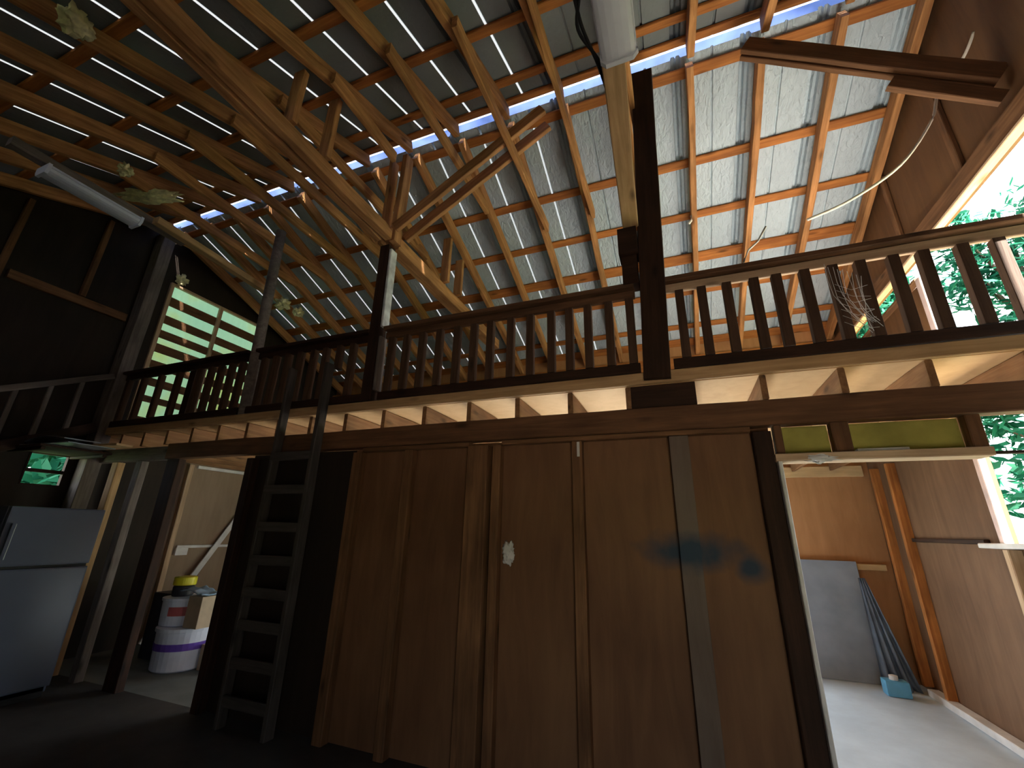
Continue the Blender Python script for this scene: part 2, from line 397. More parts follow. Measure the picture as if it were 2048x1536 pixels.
# ridge cap of translucent plastic
r = empty('ridge_light', (0, 4.045, 7.62))
bm = bmesh.new()
prof = [(3.90, 7.56+0.035), (3.955, 7.605), (4.0, 7.635)]
def strip(bm, pts):
    a = [bm.verts.new(V((XL-0.05, y, z))*S) for y, z in pts]; b = [bm.verts.new(V((XR+0.1, y, z))*S) for y, z in pts]
    for i in range(len(pts)-1): bm.faces.new((a[i], a[i+1], b[i+1], b[i]))
strip(bm, [(3.91, 7.615), (3.97, 7.645), (4.01, 7.66)]); link('side_flange', bm, 'ridge', r)
bm = bmesh.new(); strip(bm, [(4.012, 7.66), (4.027, 7.668), (4.042, 7.66)]); link('bright_rib', bm, 'ridge_bright', r)
bm = bmesh.new(); strip(bm, [(4.044, 7.66), (4.10, 7.64), (4.18, 7.61)]); link('side_flange', bm, 'ridge', r)
tag(r, 'long bluish translucent strip glowing along the roof ridge', 'ridge light')

# ------------------------------------------------------------------ purlins
near_p = [3.88, 3.52, 2.75, 1.96, 1.18, 0.40, -0.38, -1.0]
far_p = [4.25, 5.33, 6.13, 6.90, 7.61, 8.44, 8.88]
def purlin(y, label, w=0.125):
    zc = zr(y)-0.026
    up = (0, SL/CZ if y < RY else 0, 0)
    n = V((0, -SL, 1)) if y < RY else V((0, SL, 1))
    o = beam('purlin', (XL, y, zc), (XR, y, zc), w, 0.038, 'purlin', up=n.normalized(), jit=0.004)
    tag(o, label, 'purlin', 'purlins under the roof sheets'); return o
for i, y in enumerate(near_p):
    purlin(y, f'orange purlin on near roof slope, {ORD[i+1]} down from the ridge on the camera side')
for i, y in enumerate(far_p):
    purlin(y, f'orange purlin on far roof slope, {ORD[i+1]} down from the ridge above the loft', 0.2 if i in (3, 6) else 0.125)

# ------------------------------------------------------------------ rafters and collar ties
raf_x = [0.6+0.78*i for i in range(-12, 4)]
NR = len(raf_x)
offc = RAF_D/2*CZ
for i, x in enumerate(raf_x):
    k = NR-i
    if x > 2.9: x = 2.90
    jit = 0.012
    o = beam('rafter', (x, YN+0.1, zu(YN+0.1)+offc), (x, 3.93, zu(3.93)+offc), 0.082, RAF_D, 'rafter', jit=jit)
    tag(o, f'rough pine rafter on near roof slope, {ORD[k]} from the right gable wall', 'rafter', 'near slope rafters')
    o = beam('rafter', (x, 4.10, zu(4.10)+offc), (x, YF, zu(YF)+offc), 0.082, RAF_D, 'rafter', jit=jit)
    tag(o, f'rough pine rafter on far roof slope, {ORD[k]} from the right gable wall', 'rafter', 'far slope rafters')
for i, x in enumerate(raf_x):
    if i in (11, 12, 13, 14, 15) or x < -8.5: continue
    k = NR-i
    y0 = 2.36+random.uniform(-0.05, 0.05); y1 = 5.6+random.uniform(-0.1, 0.08)
    if abs(x+3.3) < 0.1: y0, y1 = 2.4, 3.9-0.35
    if abs(x+2.52) < 0.1: y1 = 4.9
    o = beam('collar_tie', (x+0.084, y0, 6.79), (x+0.084, y1, 6.79), 0.06, 0.16, 'rafter', jit=0.012)
    tag(o, f'level pine collar tie nailed beside the {ORD[k]} rafter pair from the right gable', 'collar tie', 'collar ties below the ridge')
# two collar ties right of the centre
for x, k in ((raf_x[11], NR-11),):
    o = beam('collar_tie', (x+0.084, 2.3, 6.80), (x+0.084, 5.55, 6.80), 0.06, 0.15, 'rafter', jit=0.012)
    tag(o, f'level pine collar tie nailed beside the {ORD[k]} rafter pair from the right gable', 'collar tie', 'collar ties below the ridge')

# ------------------------------------------------------------------ main truss
t = empty('roof_truss', (-3.5, 4, 5.73))
tag(t, 'heavy double tie beam truss with short struts above the square loft post', 'roof truss')
beam('tie_beam', (-3.57, 0.15, 5.84), (-3.57, 3.86, 5.84), 0.10, 0.18, 'truss', t, jit=0.014)
beam('tie_beam', (-3.435, 0.15, 5.84), (-3.435, 3.90, 5.84), 0.10, 0.18, 'truss', t, jit=0.014)
beam('tie_beam', (-3.50, 4.09, 5.83), (-3.50, 7.75, 5.83), 0.2, 0.2, 'truss', t, jit=0.014)
for y in (2.2, 2.68, 5.38, 5.82):
    z1 = zu(y)-0.015
    beam('strut', (-3.40 if y > 4 else -3.44, y, 5.955), (-3.40 if y > 4 else -3.44, y, z1), 0.15, 0.07, 'truss', t, up=(0, 1, 0), jit=0.008)
beam('king_post', (-3.60, 4.0, 5.75), (-3.60, 4.0, 7.28), 0.06, 0.16, 'truss', t, up=(0, 1, 0), jit=0.008)
beam('king_post', (-3.39, 4.0, 5.75), (-3.36, 4.0, 7.28), 0.09, 0.16, 'truss', t, up=(0, 1, 0), jit=0.008)
def brace(x0, z0, x1, z1, label):
    e = empty('ridge_brace', ((x0+x1)/2, 4, (z0+z1)/2))
    for y in ((3.875, 4.12) if x0 < 0 else (3.945, 4.03)):
        beam('brace_board', (x0, y, z0), (x1, y, z1), 0.06, 0.16 if x0 < 0 else 0.19, 'truss' if x0 < 0 else 'beam', e, jit=0.008)
    if x0 > 0: beam('short_board', (2.26, 4.0, 6.16), (2.94, 4.0, 5.64), 0.06, 0.14, 'beam', e, jit=0.008)
    tag(e, label, 'brace')
brace(-3.32, 5.90, -1.2, 7.19, 'double diagonal brace rising from the square white sided post to the ridge')
brace(1.16, 7.22, 2.97, 5.86, 'thick double diagonal brace falling from the ridge to the right gable wall')
# thin scrap rafters beside the truss
o = beam('rafter_scrap', (-3.86, 4.22, 7.0), (-3.78, 5.05, 6.62), 0.05, 0.12, 'rafter', jit=0.01); tag(o, 'short loose ended rafter offcut left of the king post', 'board')

# ------------------------------------------------------------------ loft posts
p = empty('loft_post', (-3.49, 4, DECK1)); tag(p, 'square dark post with a pale right side carrying the double tie beam', 'post')
beam('post_shaft', (-3.47, 4.0, DECK1), (-3.50, 4.0, 5.70), 0.15, 0.15, 'dark', p, up=(0, 1, 0))
beam('side_board', (-3.375, 4.0, 4.44), (-3.40, 4.0, 5.62), 0.13, 0.04, 'palewhite', p, up=(1, 0, 0), jit=0.003)  # pale board on the right side of the post
beam('side_board', (-3.365, 4.0, 3.58), (-3.378, 4.0, 4.30), 0.13, 0.04, 'grey', p, up=(1, 0, 0), jit=0.003)
p = empty('ridge_post', (-0.1, 4, 3.36)); tag(p, 'thick dark brown post rising from the loft edge to the ridge', 'post')
beam('post_shaft', (-0.105, 4.0, 3.36), (0.04, 4.0, 7.3), 0.24, 0.22, 'dark', p, up=(0, 1, 0))  # shadowed front of the post put into its dark colour
box('bracket_block', -0.37, -0.175, 3.86, 4.06, 4.74, 5.06, 'dark', p)
box('bracket_block', -0.35, -0.195, 3.90, 4.08, 4.40, 4.74, 'dark', p)
o = tube('pole', [(-5.62, 4.0, DECK1), (-5.66, 4.0, 4.5), (-5.75, 4.0, 6.58)], 0.075, 'grey', n=14)
tag(o, 'round weathered grey pole standing at the loft edge before the green lit panel', 'pole')
o = beam('gable_post', (-8.86, 3.95, 0), (-8.86, 3.95, 7.26), 0.26, 0.2, 'grey', up=(0, 1, 0)); tag(o, 'dim brown post against the left gable under the ridge', 'post')

# ------------------------------------------------------------------ loft deck, joists, header
tag(box('loft_floor', XL, XR, 4.0, YF, DECK0+0.06, DECK1-0.02, 'deck_bounce', bev=0), kind='structure')
tag(box('loft_floor', XL, XR, 4.0, YF, DECK0, DECK0+0.058, 'deckp', bev=0), kind='structure')
o = beam('fascia_board', (XL, 3.975, 3.39), (XR, 3.975, 3.39), 0.04, 0.115, 'board', jit=0.004); tag(o, 'long pale board along the loft edge above the joists', 'fascia board')
jx = [0.75+0.567*k for k in range(4, -18, -1)]
js = [x for x in jx if XL+0.1 < x < XR-0.05 and not (-0.3 < x < 0.15)]
for i, x in enumerate(js):
    o = beam('floor_joist', (x, 4.0, 3.215), (x, YF-0.1, 3.215), 0.05, 0.22, 'joist', jit=0.004)
    tag(o, f'dark loft floor joist resting on the header, {ORD[i+1]} from the right gable', 'joist', 'loft floor joists')
o = box('joist_block', -0.36, 0.21, 3.99, 4.14, 3.107, 3.325, 'dark'); tag(o, 'dark solid block between joists under the thick ridge post', 'block')
o = beam('header_beam', (-7.0, 4.02, 2.99), (XR, 4.02, 2.99), 0.13, 0.22, 'beam', jit=0.006); tag(o, 'long brown header beam under the loft joists', 'beam')
o = beam('header_beam', (XL+0.1, 4.06, 2.98), (-7.02, 4.06, 2.98), 0.1, 0.2, 'grey', jit=0.006); tag(o, 'short greyish header beam above the refrigerator corner', 'beam')

# ------------------------------------------------------------------ loft railing
def railing(name, x0, x1, label, bal, mat_top='rail', short=(), mat_sub=None):
    e = empty(name, ((x0+x1)/2, 3.97, DECK1)); tag(e, label, 'railing', 'loft edge railings')
    beam('top_rail', (x0, 3.97, 4.395), (x1, 3.97, 4.395), 0.12, 0.05, mat_top, e, jit=0.004)
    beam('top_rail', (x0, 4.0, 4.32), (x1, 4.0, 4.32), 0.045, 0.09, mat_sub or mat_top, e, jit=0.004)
    beam('bottom_rail', (x0, 3.99, 3.505), (x1, 3.99, 3.505), 0.07, 0.10, 'dark', e, jit=0.004)
    for b in bal:
        z0 = 3.95 if b in short else 3.56
        beam('baluster', (b, 4.0, z0), (b, 4.0, 4.275), 0.078, 0.078, 'balus', e, up=(0, 1, 0), jit=0.002, bev=0.003)
    return e
balR = [0.17, 0.37, 0.59, 0.82, 1.0, 1.22, 1.43, 1.63, 1.86, 2.06, 2.31, 2.53, 2.75]
balM = [-3.22, -3.0, -2.77, -2.53, -2.29, -2.07, -1.86, -1.61, -1.38, -1.14, -0.94, -0.74, -0.52, -0.31]
balL = [-3.83, -4.05, -4.29, -4.5, -4.74, -4.97, -5.2, -5.42]
balX = [-5.88, -6.1, -6.33, -6.55, -6.8, -7.3, -7.75, -8.2, -8.6]
railing('loft_railing', 0.05, XR-0.02, 'wooden loft railing right of the thick ridge post, running to the gable', balR, mat_sub='trim')  # sub-rail paler: light from the right put into its colour
railing('loft_railing', -3.32, -0.25, 'wooden loft railing between the white sided post and the thick ridge post', balM)
railing('loft_railing', -5.56, -3.56, 'dark loft railing between the grey pole and the white sided post', balL, 'dark', short=(-4.05,))
railing('loft_railing', -8.7, -5.72, 'dark loft railing left of the grey pole, before the green lit panel', balX, 'dark')
# short wide baluster plank near the panel
o = box('railing_plank', -7.12, -6.98, 4.03, 4.06, 3.46, 4.30, 'dark'); tag(o, 'wide dark plank standing behind the railing before the green lit panel', 'plank')

# ------------------------------------------------------------------ ladder
l = empty('wall_ladder', (-4.4, 3.88, 0)); tag(l, 'vertical grey wooden ladder fixed to the partition up to the loft', 'ladder')
beam('side_rail', (-4.71, 3.88, 0), (-4.70, 3.88, 3.98), 0.05, 0.11, 'ladder', l, up=(0, 1, 0))
beam('side_rail', (-4.04, 3.88, 0), (-4.07, 3.88, 3.98), 0.06, 0.12, 'ladder', l, up=(0, 1, 0))
for z in (0.25, 0.6, 0.96, 1.28, 1.62, 1.98, 2.40, 2.80):
    beam('rung', (-4.72, 3.845, z), (-4.03, 3.845, z), 0.04, 0.105, 'ladder', l, jit=0.004)

# ------------------------------------------------------------------ partition under the loft
tag(boxes('wall_partition', [(-5.34, -3.62, 4.10, 4.13, 0, 2.88)], 'ply_shade'), kind='structure')  # dark panel colour stands in for the shade around the ladder
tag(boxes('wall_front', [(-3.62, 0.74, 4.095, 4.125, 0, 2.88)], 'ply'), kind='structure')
def stud(x0, x1, label, mat='stud', y0=3.985, y1=4.09, z0=0.0, z1=2.83):
    o = beam('wall_stud', ((x0+x1)/2, (y0+y1)/2, z0), ((x0+x1)/2, (y0+y1)/2, z1), x1-x0, y1-y0, mat, up=(0, 1, 0), jit=0.004)
    tag(o, label, 'stud', 'partition wall studs'); return o
stud(-3.58, -3.46, 'wall stud just right of the ladder')
stud(-2.86, -2.75, 'narrow wall stud second from the ladder')
stud(-2.05, -1.82, 'wide wall stud with a dark gap on its right side', 'stud', 3.95)
stud(-1.78, -1.69, 'narrow pale edged wall stud right of the wide stud')
stud(-0.95, -0.85, 'knotty wall stud with a torn white tag near its top')
tag(box('wall_stud', -0.06, 0.10, 3.985, 4.09, 0, 2.83, 'greyst'), 'greyish wall stud crossed by the blue paint smear', 'stud', 'partition wall studs')
stud(0.60, 0.74, 'dark wall stud at the left side of the right doorway', 'dark')
stud(-5.34, -5.22, 'dark stud at the right side of the left doorway', 'dark')
stud(-6.98, -6.72, 'thick dark stud at the left side of the left doorway', 'dark', z1=2.87)
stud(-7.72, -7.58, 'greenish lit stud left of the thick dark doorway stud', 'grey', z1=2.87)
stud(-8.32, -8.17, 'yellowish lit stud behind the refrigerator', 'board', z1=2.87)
for x0, x1, l_ in ((-3.45, -2.05, 'left bays'), (-1.68, 0.59, 'right bays')):
    o = beam('plate_board', (x0, 4.04, 2.86), (x1, 4.04, 2.86), 0.1, 0.045, 'stud', jit=0.003); tag(o, f'thin wall plate under the header above the {l_} of plywood', 'plate')
o = box('paper_tag', -0.893, -0.868, 3.976, 3.987, 2.68, 2.82, 'white_t', bev=0); tag(o, 'torn white tag stapled near the top of the knotty stud', 'tag')
o = tuft('plaster_patch', (-1.62, 4.088, 1.80), (0.055, 0.007, 0.085), 'white_t', seed=4); tag(o, 'small whitish plaster blob on the plywood beside the narrow stud', 'patch')

# right doorway
d = empty('door_frame', (1.4, 4, 0)); tag(d, 'pale pine frame of the wide right doorway', 'door frame')
beam('jamb', (0.755, 4.02, 0), (0.755, 4.02, 2.57), 0.028, 0.19, 'white_t', d, up=(0, 1, 0), jit=0.002)
beam('head_trim', (0.73, 4.02, 2.60), (2.05, 4.02, 2.60), 0.19, 0.06, 'trim', d, jit=0.003)
beam('head_bar', (2.06, 4.03, 2.60), (XR-0.02, 4.03, 2.60), 0.05, 0.02, 'dark', d, jit=0.0)  # backlit darkness of the head put into bar colour
for x0, x1, l_ in ((0.76, 0.82, 'left end'), (1.16, 1.28, 'middle'), (1.98, 2.07, 'right end')):
    o = beam('cripple_stud', ((x0+x1)/2, 4.04, 2.635), ((x0+x1)/2, 4.04, 2.875), x1-x0, 0.1, 'beam', up=(0, 1, 0)); tag(o, f'short cripple stud above the right doorway at its {l_}', 'stud', 'cripple studs')
for x0, x1, l_ in ((0.825, 1.155, 'narrow'), (1.285, 1.975, 'wide')):
    o = box('insulation_batt', x0, x1, 4.07, 4.15, 2.64, 2.875, 'batt', bev=0.02); tag(o, f'{l_} yellow green insulation batt above the right doorway', 'insulation')
o = box('paper_strip', 1.30, 1.62, 4.0, 4.06, 2.633, 2.66, 'white_t', bev=0.004); tag(o, 'white paper strip lying on the right doorway head trim', 'paper')
o = tuft('insulation_tuft', (1.03, 3.93, 2.585), (0.09, 0.02, 0.03), 'white_t', seed=9); tag(o, 'whitish fluff stuck on the right doorway head trim', 'insulation')

# ------------------------------------------------------------------ right gable wall
def zg(y): return zr(y)-0.006
bm = bmesh.new()
prism_x(bm, [(YN, 0), (3.80, 0), (3.80, zg(3.80)), (YN, zg(YN))], XR, XR+0.06)
prism_x(bm, [(3.80, 5.32), (9.0, 5.32), (9.0, zg(9.0)), (RY, zg(RY)), (3.80, zg(3.80))], XR, XR+0.06)
prism_x(bm, [(5.95, 3.30), (YF, 3.30), (YF, 5.0), (5.95, 5.0)], XR, XR+0.06)
tag(link('wall_right', bm, 'plyg'), kind='structure')
bm = bmesh.new()
prism_x(bm, [(5.98, 0), (YF, 0), (YF, 3.298), (5.98, 3.298)], XR, XR+0.06)
prism_x(bm, [(3.80, 0), (5.98, 0), (5.98, 1.95), (3.80, 1.95)], XR, XR+0.06)
tag(link('wall_right', bm, 'plyg2'), kind='structure')
# gable framing
o = beam('gable_header', (2.96, 3.7, 5.43), (2.96, 8.9, 5.43), 0.07, 0.20, 'stud'); tag(o, 'long brown beam above the upper gable opening on the right', 'beam')
o = beam('gable_header_lip', (2.952, 3.7, 5.298), (2.952, 8.9, 5.298), 0.09, 0.035, 'trim'); tag(o, 'pale strip under the brown beam of the upper gable opening', 'strip')
o = beam('capping_board', (2.965, 5.96, 5.02), (2.965, 8.9, 5.02), 0.09, 0.04, 'stud'); tag(o, 'brown cap on the low loft wall below the slit opening', 'cap')
e = empty('window_1', (3, 4.5, 3.45)); tag(e, kind='structure')
beam('window_jamb', (2.96, 5.90, 3.46), (2.96, 5.90, 5.0), 0.09, 0.10, 'jamb', e, up=(0, 1, 0))
e = empty('window_2', (3, 4.5, 1.97)); tag(e, kind='structure')
beam('window_jamb', (2.96, 5.96, 1.99), (2.96, 5.96, 3.30), 0.07, 0.08, 'jamb', e, up=(0, 1, 0))
beam('window_sill', (2.94, 4.15, 1.965), (2.94, 6.25, 1.965), 0.14, 0.05, 'white_t', e)
for i, (y, z0, z1, l_) in enumerate(((4.75, 5.53, 7.15, 'upper gable stud nearest the ridge'), (6.05, 5.53, 6.7, 'upper gable stud in the middle of the far half'), (7.3, 5.53, 6.25, 'upper gable stud near the far eave'))):
    o = beam('gable_stud', (2.975, y, z0), (2.975, y, z1-0.03), 0.09, 0.045, 'stud', up=(1, 0, 0)); tag(o, l_ + ' on the right', 'stud', 'gable studs')
for y, l_ in ((8.62, 'orange corner stud of the right room beside the back wall'), (8.02, 'orange gable stud of the right room, next to the corner stud'), (5.9, 'pale gable stud below the white window sill')):
    o = beam('room_stud', (2.955, y, 0.08), (2.955, y, 1.93 if y < 6 else 3.08), 0.12, 0.08, 'purlin' if y > 6 else 'trim', up=(0, 1, 0)); tag(o, l_, 'stud', 'right room studs')
o = beam('wall_girt', (2.975, 6.3, 2.0), (2.975, 7.95, 2.0), 0.05, 0.05, 'dark'); tag(o, 'dark horizontal girt on the right room gable plywood', 'girt')  # shadow gap of the seam drawn as a dark bar
o = beam('floor_plate', (2.93, 5.2, 0.045), (2.93, 8.45, 0.045), 0.13, 0.085, 'white_t'); tag(o, 'pale board lying along the gable wall on the right room floor', 'board')

# far wall: solid right of the middle room, unseen bay left open to light the rooms, low knee wall above the deck
bm = bmesh.new()
box_bm(bm, 0.9, XR, YF, YF+0.05, 0, 5.806); box_bm(bm, XL, 0.9, YF, YF+0.05, 2.75, 5.806); box_bm(bm, XL, -4.6, YF, YF+0.05, 0, 2.75)
tag(link('wall_far', bm, 'plyo'), kind='structure')
o = beam('top_plate', (XL, 8.93, 5.39), (XR, 8.93, 5.39), 0.1, 0.26, 'purlin'); tag(o, 'orange plate at the far eave seen between the balusters', 'plate')
o = beam('back_wall_board', (1.0, 8.965, 3.1), (2.9, 8.965, 3.1), 0.06, 0.18, 'pine'); tag(o, 'pale orange board along the top of the right room back wall', 'board')
o = beam('blocking', (2.45, 8.958, 1.58), (2.9, 8.958, 1.58), 0.08, 0.09, 'pine'); tag(o, 'short pale block low on the right room back wall beside the corner stud', 'block')
bm = bmesh.new(); box_bm(bm, 0.9, 2.5, -0.012, 0.012, 0, 1.66, 0.004)
o = link('drywall_sheet', bm, 'drywall', None, Matrix.Translation(V((0.0, 8.72, 0.005))*S) @ Matrix.Rotation(-0.10, 4, 'X')); tag(o, 'grey drywall sheet leaning on the right room back wall', 'drywall sheet')
# dark plastic hanging in the corner
bm = bmesh.new(); n = 14; rows = []
for j in range(13):
    z = 1.42*(1-j/12)+0.01
    rows.append([bm.verts.new(V((2.45+0.38*(i/n-0.35)*(0.22+0.9*j/12)+0.10*j/12, 8.66+0.05*sin(i*1.7)*(0.3+j/12)-0.12*j/12, z))*S) for i in range(n+1)])
for a, b in zip(rows, rows[1:]):
    for i in range(n): bm.faces.new((a[i], a[i+1], b[i+1], b[i]))
o = link('plastic_sheet', bm, 'tarp', smooth=True); sd = o.modifiers.new('thickness', 'SOLIDIFY'); sd.thickness = 0.004
tag(o, 'dark blue plastic sheet draped beside the drywall in the corner', 'plastic sheet')
b = empty('blue_jug', (2.45, 8.25, 0)); tag(b, 'small bright blue container on the right room floor by the corner', 'container')
box('body', 2.33, 2.60, 8.16, 8.36, 0.002, 0.19, 'blue', b, bev=0.03)
lathe('cap', [(0.05, 0), (0.05, 0.05), (0.035, 0.055)], 2.46, 8.26, 0.19, 'white_t', b)

# ------------------------------------------------------------------ left gable wall, green panel, window
PY0, PY1, PZ0, PZ1 = 4.30, 6.35, 3.47, 6.47
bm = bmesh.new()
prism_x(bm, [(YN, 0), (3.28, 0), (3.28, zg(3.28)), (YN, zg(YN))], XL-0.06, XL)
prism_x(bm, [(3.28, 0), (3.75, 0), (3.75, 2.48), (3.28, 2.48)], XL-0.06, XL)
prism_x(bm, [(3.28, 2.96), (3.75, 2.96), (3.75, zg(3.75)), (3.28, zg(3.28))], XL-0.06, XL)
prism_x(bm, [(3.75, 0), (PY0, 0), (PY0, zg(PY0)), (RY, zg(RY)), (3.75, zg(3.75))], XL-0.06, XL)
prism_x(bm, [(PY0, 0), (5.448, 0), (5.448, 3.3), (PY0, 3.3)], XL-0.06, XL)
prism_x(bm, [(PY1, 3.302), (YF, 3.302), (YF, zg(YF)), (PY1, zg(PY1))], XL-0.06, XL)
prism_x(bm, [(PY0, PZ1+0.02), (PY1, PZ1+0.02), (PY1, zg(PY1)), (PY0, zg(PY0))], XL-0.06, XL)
tag(link('wall_left', bm, 'ply_shade'), kind='structure')  # darkness behind the studs put into this part of the wall
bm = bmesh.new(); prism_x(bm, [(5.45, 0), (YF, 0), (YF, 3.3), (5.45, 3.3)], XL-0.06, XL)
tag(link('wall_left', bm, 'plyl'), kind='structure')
w = empty('window_3', (XL, 5.3, PZ0)); tag(w, kind='structure')
bm = bmesh.new(); ny = 60
cols = []
for i in range(ny+1):
    y = PY0+(PY1-PY0)*i/ny
    cols.append([bm.verts.new(V((XL-0.05+0.008*cos(i*pi/2), y, z))*S) for z in (PZ0, 4.2, 5.0, 5.8, PZ1)])
for a, b2 in zip(cols, cols[1:]):
    for k in range(4): bm.faces.new((a[k], b2[k], b2[k+1], a[k+1]))
q = link('translucent_sheet', bm, 'panel', w, smooth=True); tag(q, 'pale green daylight sheet')
for y in (PY0+0.03, 5.33, PY1-0.03):
    beam('window_stud', (XL+0.02, y, PZ0), (XL+0.02, y, PZ1), 0.07, 0.07, 'trim', w, up=(0, 1, 0), jit=0.003)
beam('window_head', (XL+0.02, PY0, PZ1-0.02), (XL+0.02, PY1, PZ1-0.02), 0.07, 0.05, 'trim', w, jit=0.003)
zz = 6.20
for i in range(8):
    hgt = [0.19, 0.17, 0.16, 0.17, 0.15, 0.15, 0.12, 0.13][i]
    beam('slat', (XL-0.005, PY0+0.05, zz-hgt/2), (XL-0.005, PY1-0.05, zz-hgt/2), 0.02, hgt, 'stud', w, jit=0.003)
    zz -= [0.40, 0.31, 0.28, 0.34, 0.33, 0.34, 0.40, 0.34][i]
o = tuft('insulation_tuft', (XL+0.07, 4.42, 6.60), (0.03, 0.10, 0.10), seed=12); tag(o, 'yellowish insulation scrap at the upper corner of the green lit panel', 'insulation')
# ground floor window on the left gable
w = empty('window_4', (XL, 3.5, 2.48)); tag(w, kind='structure')
boxes('window_frame', [(XL-0.06, XL+0.01, 3.28, 3.30, 2.48, 2.96), (XL-0.06, XL+0.01, 3.73, 3.75, 2.48, 2.96), (XL-0.06, XL+0.01, 3.30, 3.73, 2.48, 2.50), (XL-0.06, XL+0.01, 3.30, 3.73, 2.94, 2.96)], 'dark', w)
box('crossbar', XL-0.04, XL, 3.30, 3.73, 2.67, 2.72, 'dark', w, bev=0)
# girt and studs on the dark gable
o = beam('gable_girt', (XL+0.034, 2.3, 5.43), (XL+0.034, 3.80, 5.43), 0.07, 0.14, 'stud'); tag(o, 'faint horizontal girt on the dark left gable above the railing', 'girt')
for y, l_ in ((3.15, 'faint upright gable stud crossing above the girt on the left'), (2.2, 'faint upright gable stud nearest the camera on the left')):
    o = beam('gable_stud', (XL+0.04, y, 5.51 if y > 3 else 3.0), (XL+0.04, y, zu(y)-0.02), 0.10, 0.07, 'stud', up=(0, 1, 0)); tag(o, l_, 'stud', 'left gable studs')
# stair handrail down the left gable
e = empty('stair_railing', (-8.72, 1.6, 0)); tag(e, 'dim sloping stair handrail along the dark left gable', 'railing')
beam('hand_rail', (-8.72, 3.8, 4.3), (-8.72, -0.7, 2.0), 0.09, 0.09, 'grey', e)
beam('lower_rail', (-8.72, 3.8, 3.42), (-8.72, -0.7, 1.12), 0.07, 0.16, 'dark', e)
for y in (3.45, 3.12, 2.78, 2.4, 1.9, 1.4, 0.9, 0.4, -0.1):
    z = 4.3-(3.8-y)*0.511
    beam('baluster', (-8.72, y, z-0.82), (-8.72, y, z-0.04), 0.06, 0.06, 'grey', e, up=(0, 1, 0), jit=0.002)
beam('newel_post', (-8.72, -0.7, 0), (-8.72, -0.7, 2.1), 0.1, 0.1, 'grey', e, up=(0, 1, 0))

# overhead shelf with stored sheets at the left
e = empty('wall_shelf', (-8.5, 3.4, 2.95)); tag(e, 'dark high shelf on the left gable under the loft, loaded with loose sheets', 'shelf')
box('shelf_board', XL+0.01, -8.05, 3.0, 3.82, 2.95, 2.98, 'dark', e)
for y in (3.06, 3.76): beam('bracket', (XL+0.02, y, 2.93), (-8.1, y, 2.93), 0.05, 0.04, 'dark', e)
def sheet(name, x0, x1, y0, y1, z, th, mat, rot, label, cat, amp=0.0):
    bm = bmesh.new(); n = 12; top = []; bot = []
    for i in range(n+1):
        u = i/n; x = x0+(x1-x0)*u-(x0+x1)/2; zz = amp*sin(u*pi)
        top.append([bm.verts.new(V((x, y, zz+th))*S) for y in (y0-(y0+y1)/2, y1-(y0+y1)/2)])
        bot.append([bm.verts.new(V((x, y, zz))*S) for y in (y0-(y0+y1)/2, y1-(y0+y1)/2)])
    for i in range(n):
        bm.faces.new((top[i][0], top[i+1][0], top[i+1][1], top[i][1])); bm.faces.new((bot[i][0], bot[i][1], bot[i+1][1], bot[i+1][0]))
        bm.faces.new((top[i][0], bot[i][0], bot[i+1][0], top[i+1][0])); bm.faces.new((top[i][1], top[i+1][1], bot[i+1][1], bot[i][1]))
    bm.faces.new((top[0][0], top[0][1], bot[0][1], bot[0][0])); bm.faces.new((top[n][0], bot[n][0], bot[n][1], top[n][1]))
    o = link(name, bm, mat, None, Matrix.Translation(V(((x0+x1)/2, (y0+y1)/2, z))*S) @ Matrix.Rotation(rot, 4, 'Z')); tag(o, label, cat); return o
sheet('metal_sheet', -8.9, -7.6, 3.05, 3.6, 2.985, 0.012, 'sheetm', 0.05, 'bluish grey sheet lying lowest on the high left shelf', 'sheet')
sheet('plank', -8.85, -7.3, 3.45, 3.65, 3.005, 0.03, 'pine', 0.03, 'tan plank lying on the bluish sheet on the high left shelf', 'plank')
sheet('metal_sheet', -8.9, -7.4, 3.02, 3.4, 3.005, 0.012, 'sheetm', -0.08, 'upper bowed grey sheet on the high left shelf', 'sheet', 0.07)

# ------------------------------------------------------------------ refrigerator
f = empty('refrigerator', (-7.7, 3.15, 0)); tag(f, 'bluish white refrigerator with top freezer at the left below the loft', 'refrigerator')
box('body', -8.15, -7.36, 2.68, 3.60, 0.05, 2.14, 'fridge', f, bev=0.015)
box('freezer_door', -7.355, -7.29, 2.685, 3.595, 1.475, 2.14, 'fridge', f, bev=0.02)
box('lower_door', -7.355, -7.29, 2.685, 3.595, 0.12, 1.445, 'fridge', f, bev=0.02)
box('door_gasket', -7.365, -7.33, 2.70, 3.585, 1.445, 1.475, 'black', f, bev=0)
box('kick_plate', -7.40, -7.36, 2.70, 3.58, 0.0, 0.11, 'black', f, bev=0.004)
box('handle', -7.28, -7.25, 2.73, 2.77, 1.55, 1.95, 'fridge', f, bev=0.008); box('handle', -7.28, -7.25, 2.73, 2.77, 0.85, 1.38, 'fridge', f, bev=0.008)

